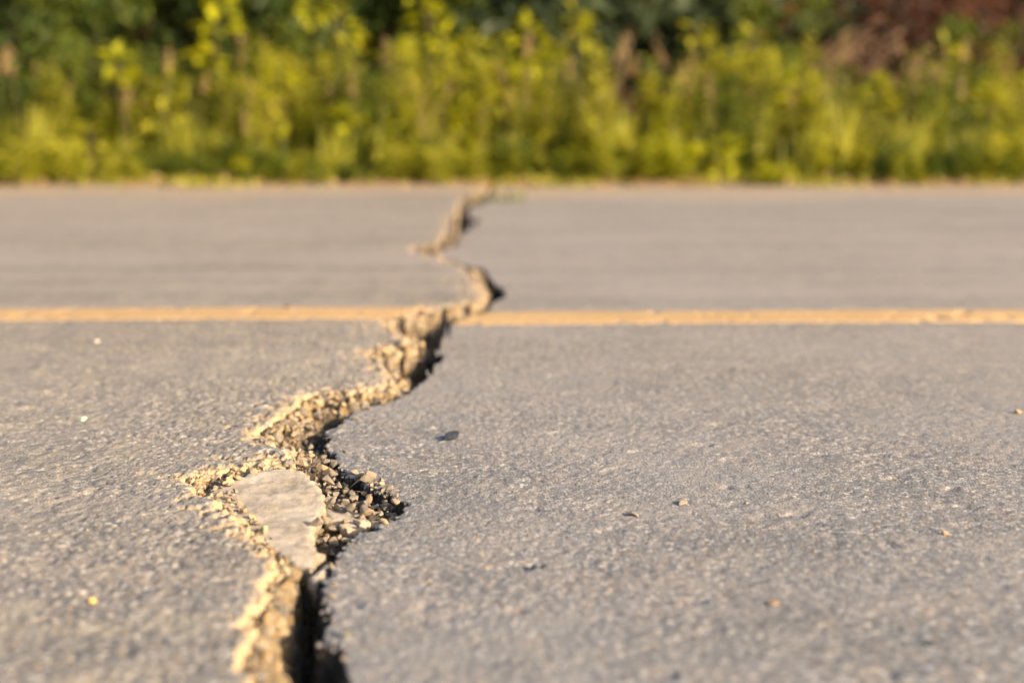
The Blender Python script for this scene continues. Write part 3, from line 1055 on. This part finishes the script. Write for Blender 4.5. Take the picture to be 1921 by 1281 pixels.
def weed(seed, h, mat, leaf_len, n_stem, label, top=None, name='weed', cat='weed', lean=0.0, width=0.42, spread=0.10):
    """upright leafy stems; TOP is the material of the flower or seed spikes"""
    r = np.random.default_rng(seed)
    root = empty(name)
    paths, Cs, Ds, Ts, Ls = [], [], [], [], []
    tops = []
    for k in range(n_stem):
        hh = h * r.uniform(0.6, 1.0) if k else h
        ox, oy = r.normal() * spread * h, r.normal() * spread * h * 0.7
        lx, ly = (lean + r.normal() * 0.08) * hh, r.normal() * 0.06 * hh
        P = [(ox + lx * t * t, oy + ly * t * t, hh * t) for t in np.linspace(0, 1, 6)]
        paths.append((P, 0.006 * h ** 0.5, 0.002))
        tops.append((P[-2], P[-1], hh))
        m = int(hh / leaf_len * 6.5) + 5
        for q in range(m):
            t = 0.06 + 0.88 * (q + r.random()) / m
            a = q * 2.4 + r.random()
            c = (ox + lx * t * t, oy + ly * t * t, hh * t)
            Cs.append(c)
            Ds.append((math.cos(a), math.sin(a), r.uniform(0.15, 0.9)))
            Ls.append(leaf_len * (1.15 - 0.65 * t) * r.uniform(0.75, 1.2))
            Ts.append(r.random() * 0.6 + 0.4 * t)
    for p_ in paths: tubes([p_], 'stem', M['stem'], root)
    n = len(Cs)
    L = np.array(Ls)
    V, F, T = leaf_arrays(np.array(Cs), np.array(Ds), np.tile([0.0, 0.0, 1.0], (n, 1)) + r.normal(size=(n, 3)) * 0.15, L, L * width, np.array(Ts))
    fo = mesh_np('foliage', V, F, mat, root, smooth=False, attrs={'tint': T})
    fo['kind'] = 'stuff'
    if top:
        for (p0, p1, hh) in tops:
            seed_spike(p0, p1, hh * r.uniform(0.35, 0.6), 0.003 + 0.004 * r.random(), top, root, r, 'seed_head')
    tag(root, label, cat)
    return root


def seed_spike(p0, p1, ln, rad, mat, parent, r, name, n=26, droop=0.0):
    p0, p1 = np.array(p0), np.array(p1)
    d = (p1 - p0) / np.linalg.norm(p1 - p0)
    t = r.random(n)
    C = p1 + d * (t * ln)[:, None]
    prof = rad * np.sin(np.pi * np.clip(t * 0.9 + 0.08, 0, 1)) ** 0.7
    a = r.uniform(0, 6.28, n)
    out = np.stack([np.cos(a), np.sin(a), np.zeros(n)], 1)
    C = C + out * (prof * r.random(n) ** 0.5)[:, None]
    C[:, 0] += droop * t * t * ln
    C[:, 2] -= abs(droop) * 0.3 * t * t * ln
    D = out * 0.6 + d + r.normal(size=(n, 3)) * 0.2
    L = np.full(n, 0.017) * r.uniform(0.6, 1.2, n)
    V, F, T = leaf_arrays(C, D, rand_dirs(n, r), L, L * 0.5, r.random(n))
    return mesh_np(name, V, F, mat, parent, smooth=False, attrs={'tint': T})


def blades(r, n, h, spread, lean=0.0, w=0.006, stiff=0.5):
    seg = 5
    V, F, T = [], [], []
    for k in range(n):
        a = r.uniform(0, 6.28)
        ox, oy = r.normal() * spread, r.normal() * spread
        hh = h * r.uniform(0.5, 1.05)
        out = hh * r.uniform(0.1, 0.6) * stiff
        ca, sa = math.cos(a), math.sin(a)
        b = len(V)
        tn = r.random()
        ww = w * r.uniform(0.7, 1.3)
        fa = a + r.uniform(-0.8, 0.8)
        for i in range(seg):
            t = i / (seg - 1)
            x = ox + ca * out * t * t + lean * hh * t * t
            y = oy + sa * out * t * t
            z = hh * (t - 0.25 * stiff * t * t)
            wv = ww * (1 - t ** 1.6) + 0.0006
            px_, py_ = -math.sin(fa) * wv, math.cos(fa) * wv
            V += [(x + px_, y + py_, z), (x - px_, y - py_, z)]
            T += [tn, tn]
        for i in range(seg - 1):
            F.append((b + 2 * i, b + 2 * i + 1, b + 2 * i + 3, b + 2 * i + 2))
    return V, F, T


def grass_tuft(seed, h, n, mat, label, plumes=0, plume_mat=None, lean=0.0, name='grass_tuft', spread=0.035, plume_len=0.2, plume_rad=0.018):
    r = np.random.default_rng(seed)
    root = empty(name)
    V, F, T = blades(r, n, h, spread, lean)
    o = mesh_np('blades', V, F, mat, root, smooth=True, attrs={'tint': T})
    o['kind'] = 'stuff'
    for k in range(plumes):
        hh = h * r.uniform(0.95, 1.35)
        ox, oy = r.normal() * spread, r.normal() * spread
        lx, ly = (lean * r.uniform(0.7, 1.3) + r.normal() * 0.06) * hh, r.normal() * 0.08 * hh
        P = [(ox + lx * t * t, oy + ly * t * t, hh * t) for t in np.linspace(0, 1, 5)]
        tubes([(P, 0.003, 0.0018)], 'stalk', M['stem'], root, 4)
        seed_spike(P[-2], P[-1], plume_len * r.uniform(0.75, 1.2), plume_rad, plume_mat, root, r, 'seed_head', 38, droop=lean * 0.6)
    tag(root, label, 'grass')
    return root


def put(o, u, y, s=1.0, rz=None, label=None, group=None, z=0.0):
    o.location = (xat(u, y), y, z)
    o.rotation_euler = (0, 0, random.uniform(0, 6.28) if rz is None else rz)
    o.scale = (s, s, s)
    if label: o['label'] = label
    if group: o['group'] = group
    return o


def series(proto, spots, group, labels=None, rz=None):
    for i, sp in enumerate(spots):
        o = proto if i == 0 else copy_tree(proto)
        u, y, s = sp[:3]
        lab = labels[i] if labels else None
        put(o, u, y, s, rz if rz is not None else None, lab, group)


# ---- back layer: big dark shrubs
s1 = shrub(301, 2.2, 1.7, M['leaf_dark'], 0.085, 5200, 46, 'tall dark green shrub at the back of the verge', low=0.05)
series(s1, [(30, 7.7, 1.0), (330, 8.0, 1.05), (560, 7.9, 0.95), (770, 8.2, 1.05), (-260, 8.0, 1.0), (960, 8.5, 1.0), (-700, 7.9, 1.0), (-1150, 8.1, 1.0), (2400, 8.6, 0.9)],
       'dark shrubs behind the weeds',
       ['dark green shrub filling the upper left corner of the verge', 'dark green shrub behind the yellow sapling',
        'dark green shrub left of the middle of the verge', 'dark green shrub behind the lime-leaved weeds',
        'dark green shrub at the far left of the verge', 'dark green shrub in the middle of the verge behind the grey-leaved one',
        'dark green shrub past the left edge of the frame', 'dark green shrub farthest past the left edge', 'dark green shrub past the right edge'])
s2 = shrub(305, 1.9, 1.5, M['leaf_grey'], 0.13, 2600, 34, 'grey-green broad-leaved shrub above the dark gap in the verge', low=0.25)
series(s2, [(1130, 7.7, 0.92), (1330, 8.2, 0.95)], 'grey-green shrubs',
       ['grey-green broad-leaved shrub above the dark gap in the verge', 'grey-green broad-leaved shrub left of the rusty thicket'])
s3 = shrub(309, 2.0, 1.8, M['rust'], 0.075, 2800, 40, 'rust-brown dry shrub in the upper right of the verge', low=0.1)
series(s3, [(1640, 8.7, 1.0), (1930, 8.3, 1.0)], 'rust-brown shrubs',
       ['rust-brown dry shrub behind the pink plume grass', 'rust-brown dry shrub in the upper right corner'])
s4 = shrub(313, 1.5, 1.1, M['leaf_mid'], 0.075, 2600, 30, 'mid green bush', low=0.05)
series(s4, [(160, 7.2, 0.62), (470, 7.3, 0.7), (880, 7.4, 0.75), (1010, 7.6, 0.8), (1420, 7.6, 0.6), (1800, 7.5, 0.5)], 'mid green bushes',
       ['mid green bush in front of the upper left dark shrub', 'mid green bush right of the yellow sapling', 'mid green bush left of the dark gap, tallest in the middle',
        'mid green bush touching the left of the dark gap', 'mid green bush left of the pink plume grass', 'mid green bush low at the right under the rusty shrub'])

s5 = shrub(317, 0.72, 0.62, M['leaf_yellow'], 0.07, 900, 16, 'x', 'shrub', 0.12)
series(s5, [(300, 6.9, 0.6), (520, 6.75, 0.66), (610, 7.0, 0.85), (830, 6.9, 0.9), (960, 6.8, 0.62), (1010, 7.05, 0.85), (1260, 6.8, 0.45), (1400, 6.95, 0.8), (1540, 6.8, 0.6), (1700, 6.9, 0.7), (1880, 6.9, 0.66)],
       'yellow-green bushes among the weeds',
       ['yellow-green bush left of the yellow sapling', 'yellow-green bush right of the yellow sapling', 'tall yellow-green bush below the dark hole left of the middle',
        'yellow-green bush just left of the crack end', 'low yellow-green bush straight behind the crack end', 'tall yellow-green bush left of the dark gap',
        'smallest yellow-green bush, right of the dark gap', 'yellow-green bush left of the plume grass', 'low yellow-green bush behind the plume grass',
        'yellow-green bush at the right end of the plume grass', 'yellow-green bush near the right edge of the verge'])
s6 = shrub(319, 0.6, 0.6, M['leaf_mid'], 0.065, 800, 14, 'x', 'shrub', 0.12)
series(s6, [(60, 6.8, 0.75), (430, 6.7, 0.7), (720, 6.7, 0.75), (1130, 6.6, 0.5), (1330, 6.7, 0.8), (1620, 6.75, 0.7), (1800, 6.7, 0.75)],
       'green bushes among the weeds',
       ['low green bush in the far left of the verge', 'low green bush under the yellow sapling', 'low green bush left of the crack end',
        'smallest green bush in the dark gap', 'low green bush between dark gap and plume grass', 'low green bush under the plume grass', 'low green bush near the right edge'])

# ---- bright saplings with large leaves
def sapling(seed, h, clumps, leaf_len, n_leaf, label, mat='leaf_lime'):
    r = np.random.default_rng(seed)
    root = empty('sapling')
    paths = [([(0, 0, 0), (0.01, 0, h * 0.4), (0.0, 0.01, h * 0.75), (0.01, 0, h)], 0.008, 0.003)]
    for (cx_, cz_, cr_) in clumps:
        paths.append(([(0, 0, max(0.05, cz_ - cr_ * 1.6)), (cx_ * 0.6, 0, cz_ - cr_ * 0.5), (cx_, 0, cz_)], 0.004, 0.002))
    tubes(paths, 'trunk', M['stem'], root)
    # one leaf shape shared by every leaf part
    V, F, T = leaf_arrays(np.zeros((1, 3)), np.array([[1.0, 0, 0.1]]), np.array([[0, 0, 1.0]]), np.array([1.0]), np.array([0.62]), np.array([0.7]))
    me = None
    for (cx_, cz_, cr_) in clumps:
        for k in range(n_leaf):
            d = r.normal(size=3); d /= np.linalg.norm(d)
            p = np.array([cx_, 0, cz_]) + d * cr_ * r.uniform(0.3, 0.8)
            if me is None:
                o = mesh_np('leaf', V, F, M[mat], root, smooth=False, attrs={'tint': T})
                me = o.data
            else:
                o = bpy.data.objects.new('leaf', me)
                COL.objects.link(o)
                o.parent = root
            o.location = p
            q = Vector((d[0], d[1], d[2] * 0.5 - 0.1)).to_track_quat('X', 'Z')
            o.rotation_euler = q.to_euler()
            s = leaf_len * r.uniform(0.7, 1.2)
            o.scale = (s, s, s)
    tag(root, label, 'sapling')
    return root


put(sapling(401, 0.52, [(0, 0.50, 0.07), (0.03, 0.43, 0.05)], 0.085, 11, 'low sapling crowned by one round tuft of lime leaves'), 232, 6.6, 1.0, 0)
put(sapling(402, 0.85, [(0.0, 0.80, 0.08), (0.01, 0.66, 0.07), (-0.02, 0.52, 0.08), (0.03, 0.44, 0.07), (0.05, 0.74, 0.05)], 0.095, 9, 'tall slim sapling with a column of yellow leaves left of the middle'), 412, 6.6, 1.0, 0)
put(sapling(403, 0.85, [(-0.06, 0.80, 0.09), (0.04, 0.66, 0.07), (-0.12, 0.74, 0.06)], 0.09, 10, 'sapling with loose yellow-lime leaves above the dark hole'), 640, 6.8, 1.0, 0)
put(sapling(404, 0.80, [(0.0, 0.72, 0.08), (-0.05, 0.82, 0.07), (0.07, 0.62, 0.06)], 0.09, 10, 'sapling with lime leaves at the top left of the middle weeds'), 806, 6.8, 1.0, 0)
put(sapling(405, 0.78, [(0.0, 0.74, 0.07), (0.06, 0.66, 0.06)], 0.085, 8, 'thin sapling with yellow leaves beside the grey-leaved shrub'), 1080, 7.0, 1.0, 0)
put(sapling(406, 0.62, [(0.0, 0.56, 0.07), (0.05, 0.46, 0.06)], 0.085, 9, 'sapling with yellow leaves between plume grass and right edge', 'leaf_yellow'), 1760, 6.6, 1.0, 0)
put(sapling(407, 0.17, [(0.0, 0.13, 0.07), (0.06, 0.10, 0.05), (-0.06, 0.09, 0.05)], 0.075, 11, 'low rosette of bright yellow leaves at the road edge right of middle'), 1345, 6.0, 1.0, 0)
put(sapling(408, 0.14, [(0.0, 0.11, 0.05), (-0.05, 0.09, 0.04)], 0.06, 9, 'low lime rosette at the road edge left of the bright yellow one'), 1190, 6.1, 1.0, 0)
put(sapling(409, 0.15, [(0.0, 0.12, 0.04)], 0.055, 9, 'smallest lime rosette, between two others at the road edge'), 1278, 6.05, 1.0, 0)
put(sapling(410, 0.30, [(0.0, 0.27, 0.05), (0.05, 0.22, 0.05)], 0.07, 9, 'small sapling of yellow leaves among weeds left of middle'), 650, 6.3, 1.0, 0)
put(sapling(413, 0.62, [(0.0, 0.55, 0.07), (0.03, 0.42, 0.06), (-0.05, 0.34, 0.07)], 0.085, 10, 'sapling with a ragged column of lime leaves just left of the crack end'), 745, 6.45, 1.0, 0)
put(sapling(414, 0.5, [(0.0, 0.45, 0.06), (-0.06, 0.33, 0.07), (0.05, 0.26, 0.06)], 0.08, 10, 'low leafy lime sapling right of the yellow one, among weeds'), 530, 6.4, 1.0, 0)
put(sapling(415, 0.5, [(0.0, 0.44, 0.06), (0.05, 0.34, 0.06)], 0.08, 9, 'yellow leafy sapling just right of the crack end', 'leaf_yellow'), 905, 6.4, 1.0, 0)
put(sapling(416, 0.46, [(0.0, 0.42, 0.07), (-0.07, 0.3, 0.08), (0.06, 0.25, 0.07)], 0.085, 11, 'lime leafy sapling in front of the plume grass', 'leaf_lime'), 1500, 6.3, 1.0, 0)
put(sapling(417, 0.4, [(0.0, 0.36, 0.07), (0.08, 0.28, 0.07)], 0.085, 11, 'yellow leafy sapling under the right end of the plume grass', 'leaf_yellow'), 1640, 6.25, 1.0, 0)
put(sapling(418, 0.7, [(0.0, 0.64, 0.08), (0.07, 0.52, 0.07), (-0.06, 0.42, 0.07)], 0.085, 11, 'sapling of lime leaves in front of the grey-leaved shrub'), 985, 6.7, 1.0, 0)
put(sapling(419, 0.66, [(0.0, 0.60, 0.08), (-0.08, 0.5, 0.07), (0.06, 0.4, 0.06)], 0.085, 11, 'yellow sapling left of the plume grass', 'leaf_yellow'), 1400, 6.6, 1.0, 0)
put(sapling(420, 0.72, [(0.0, 0.66, 0.07), (0.05, 0.55, 0.07)], 0.085, 10, 'yellow sapling right above the dark gap', 'leaf_yellow'), 1300, 6.8, 1.0, 0)
put(sapling(421, 0.45, [(0.0, 0.40, 0.08), (0.07, 0.3, 0.07), (-0.07, 0.28, 0.06)], 0.085, 11, 'low yellow sapling between the lime tuft and the tall yellow column', 'leaf_yellow'), 320, 6.45, 1.0, 0)
put(sapling(411, 0.24, [(-0.08, 0.14, 0.09), (0.06, 0.11, 0.09), (0.02, 0.2, 0.06), (0.16, 0.12, 0.07)], 0.075, 13, 'bushy golden-leaved seedling clump at the lower left road edge', 'leaf_yellow'), 170, 6.05, 1.0, 0)
put(sapling(412, 0.44, [(0.0, 0.40, 0.06), (0.07, 0.34, 0.06), (-0.05, 0.33, 0.05)], 0.08, 9, 'pale yellow leafy sapling near the right edge of the verge', 'leaf_yellow'), 1850, 6.45, 1.0, 0)

# ---- upright weeds
def zone(u):
    return ('past the left edge' if u < -120 else 'past the right edge' if u > 2060 else 'at the far left' if u < 250 else 'near the yellow sapling' if u < 520 else 'left of the middle' if u < 800
            else 'behind the crack' if u < 1060 else 'before the dark gap' if u < 1300
            else 'left of the plume grass' if u < 1480 else 'below the plume grass' if u < 1730 else 'at the far right')


ORD = ['first', 'second', 'third', 'fourth', 'fifth', 'sixth', 'seventh', 'eighth', 'ninth', 'tenth', 'eleventh', 'twelfth'] + ['last'] * 30


def scatter(protos, n, u0, u1, y0, y1, s0, s1, what, group, seed):
    r = random.Random(seed)
    us = [u0 + (u1 - u0) * (i + r.random()) / n for i in range(n)]
    ks = [i % len(protos) if i < len(protos) else r.randrange(len(protos)) for i in range(n)]
    names = [what[k] + ' ' + zone(u) for k, u in zip(ks, us)]
    first = set()
    for i, (u, k) in enumerate(zip(us, ks)):
        o = copy_tree(protos[k]) if k in first else protos[k]
        first.add(k)
        lab = names[i]
        if names.count(lab) > 1:
            lab += ', %s from its left' % ORD[names[:i].count(lab)]
        put(o, u, r.uniform(y0, y1), r.uniform(s0, s1), r.uniform(-0.5, 0.5), lab, group)


wA = [weed(500 + k, 0.48, M[m], 0.10, 5, 'x', None, 'weed', 'weed', 0.03, 0.36) for k, m in enumerate(('leaf_yellow', 'leaf_lime', 'leaf_mid', 'leaf_yellow'))]
scatter(wA, 27, 90, 2010, 6.2, 7.0, 0.65, 1.3,
        ['yellow-green narrow-leaved weed', 'lime narrow-leaved weed', 'mid green narrow-leaved weed', 'loose yellow-green weed'], 'upright leafy weeds', 1)
wB = [weed(520 + k, 0.36, M[m], 0.06, 4, 'x', M['dry'], 'weed', 'weed', 0.02, 0.34) for k, m in enumerate(('leaf_yellow', 'leaf_mid', 'leaf_lime'))]
scatter(wB, 11, -120, 1990, 6.15, 6.8, 0.75, 1.2,
        ['weed with pinkish seed spikes', 'green weed with brown seed spikes', 'lime weed with brown seed spikes'], 'weeds with seed spikes', 2)
wC = [weed(540 + k, 0.17, M[m], 0.075, 6, 'x', None, 'weed', 'weed', 0.0, 0.5, 0.30) for k, m in enumerate(('leaf_lime', 'leaf_yellow', 'leaf_mid'))]
scatter(wC, 84, -800, 2500, 5.80, 6.25, 0.5, 1.35,
        ['low lime weed on the road edge', 'low yellow-green weed on the road edge', 'low green weed on the road edge'], 'low weeds along the road edge', 3)

# ---- grasses
wD = [weed(560 + k, 0.62, M[m], 0.085, 3, 'x', None, 'weed', 'weed', 0.03, 0.30, 0.05) for k, m in enumerate(('leaf_lime', 'leaf_yellow', 'leaf_lime'))]
for k_, (a_, b_) in enumerate(((270, 1010), (1230, 1960))):
    if k_ == 1: wD = [copy_tree(w_) for w_ in wD]
    scatter(wD, 9, a_, b_, 6.3, 6.75, 0.75, 1.1, ['slender tall lime weed', 'slender tall yellow weed', 'bright tall lime weed'], 'slender tall weeds', 5 + k_)

gA = [grass_tuft(600 + k, 0.34, 60, M['blade'], 'x', 1, M['dry'], 0.05, 'grass_tuft', 0.04, 0.12, 0.012) for k in range(4)]
scatter(gA, 32, -140, 2060, 6.0, 6.8, 0.7, 1.25,
        ['straw-green grass tuft with thin seed heads', 'dense straw-green grass tuft with seed heads', 'wispy grass tuft with seed heads', 'short-bladed grass tuft with seed heads'],
        'seeding grass tufts', 4)
gW = [grass_tuft(610 + k, 0.50, 46, M['blade'], 'x', 0, M['dry'], 0.10, 'grass_tuft', 0.045, 0.14, 0.007) for k in range(3)]
scatter(gW, 8, 1310, 1780, 6.1, 6.6, 0.75, 1.1, ['tall wispy pale grass tuft', 'tall dense grass tuft', 'tall thin grass tuft'], 'tall wispy grass tufts', 8)
gV = [copy_tree(g_) for g_ in gW]
scatter(gV, 7, 420, 1100, 6.1, 6.6, 0.6, 0.95, ['wispy pale grass tuft', 'dense grass tuft', 'thin pale grass tuft'], 'wispy grass tufts', 9)
gB = grass_tuft(620, 0.50, 70, M['blade'], 'x', 4, M['plume'], 0.42, 'plume_grass', 0.08, 0.26, 0.013)
series(gB, [(1440, 6.5, 0.8), (1530, 6.4, 0.78), (1600, 6.3, 0.68), (1480, 6.5, 0.86), (1640, 6.4, 0.66)], 'pink plume grasses leaning right',
       ['pink plume grass leaning right, first from the left of its clump', 'pink plume grass leaning right, middle of its clump',
        'pink plume grass leaning right, low in front of its clump', 'tall pink plume grass leaning right at the back left of its clump',
        'short pink plume grass leaning right at the right end of its clump'], 0.0)
gC = weed(640, 0.5, M['leaf_mid'], 0.05, 2, 'x', M['rust'], 'weed', 'weed', 0.02, 0.3)
series(gC, [(368, 6.35, 0.9), (735, 6.5, 0.85), (1045, 6.4, 0.75), (1130, 6.5, 0.65), (1215, 6.4, 0.6), (820, 6.4, 0.72)], 'red-brown dock spikes',
       ['red-brown dock spike standing below the yellow sapling', 'red-brown dock spike between the two lime saplings', 'red-brown dock spike left of the dark gap',
        'red-brown dock spike inside the dark gap', 'red-brown dock spike right of the dark gap', 'red-brown dock spike left of the middle of the verge'], None)

# ---- ground cover
r = np.random.default_rng(77)
V, F, T = [], [], []
for k in range(950):
    u = r.uniform(-900, 2600)
    yy = FAR_EDGE - 0.10 + 1.6 * r.random() ** 1.4 + 0.08 * math.sin(u / 90.0) + 0.05 * math.sin(u / 37.0)
    v_, f_, t_ = blades(r, 12, 0.07 + 0.12 * min(1, (yy - FAR_EDGE) / 0.5) * r.random(), 0.03, 0.0, 0.005, 0.9)
    b = len(V)
    x0 = xat(u, yy)
    V += [(a + x0, c + yy, d) for a, c, d in v_]
    F += [tuple(q + b for q in f) for f in f_]
    T += t_
tag(mesh_np('grass', V, F, M['blade'], smooth=True, attrs={'tint': T}), 'short straw-green grass along the far edge of the road', 'grass', None, 'stuff')
# little grass growing in the far end of the crack
x_, y_ = ground(935, 374)
cg = grass_tuft(650, 0.035, 24, M['leaf_mid'], 'small green grass tuft growing in the far end of the crack', 0, None, 0.0, 'grass_tuft', 0.05)
cg.location = (x_, y_, height(x_, y_))
# dead leaves and straw along the far edge of the road: nobody could count them
r = np.random.default_rng(88)
n_ = 2200
u_ = r.uniform(-900, 2600, n_)
yy = FAR_EDGE - 0.05 + r.normal(size=n_) * 0.13
C = np.stack([(u_ - 960.5) / FPX * 5.95, yy, np.full(n_, 0.010) + 0.02 * r.random(n_) * (yy > FAR_EDGE)], 1)
V, F, T = leaf_arrays(C, rand_dirs(n_, r, 0.0) * np.array([1, 1, 0.25]), rand_dirs(n_, r, 2.0), r.uniform(0.015, 0.06, n_), r.uniform(0.006, 0.03, n_), r.random(n_))
tag(mesh_np('leaves', V, F, M['dry'], smooth=False, attrs={'tint': T}), 'dry tan leaf litter along the far edge of the road', 'leaf litter', None, 'stuff')
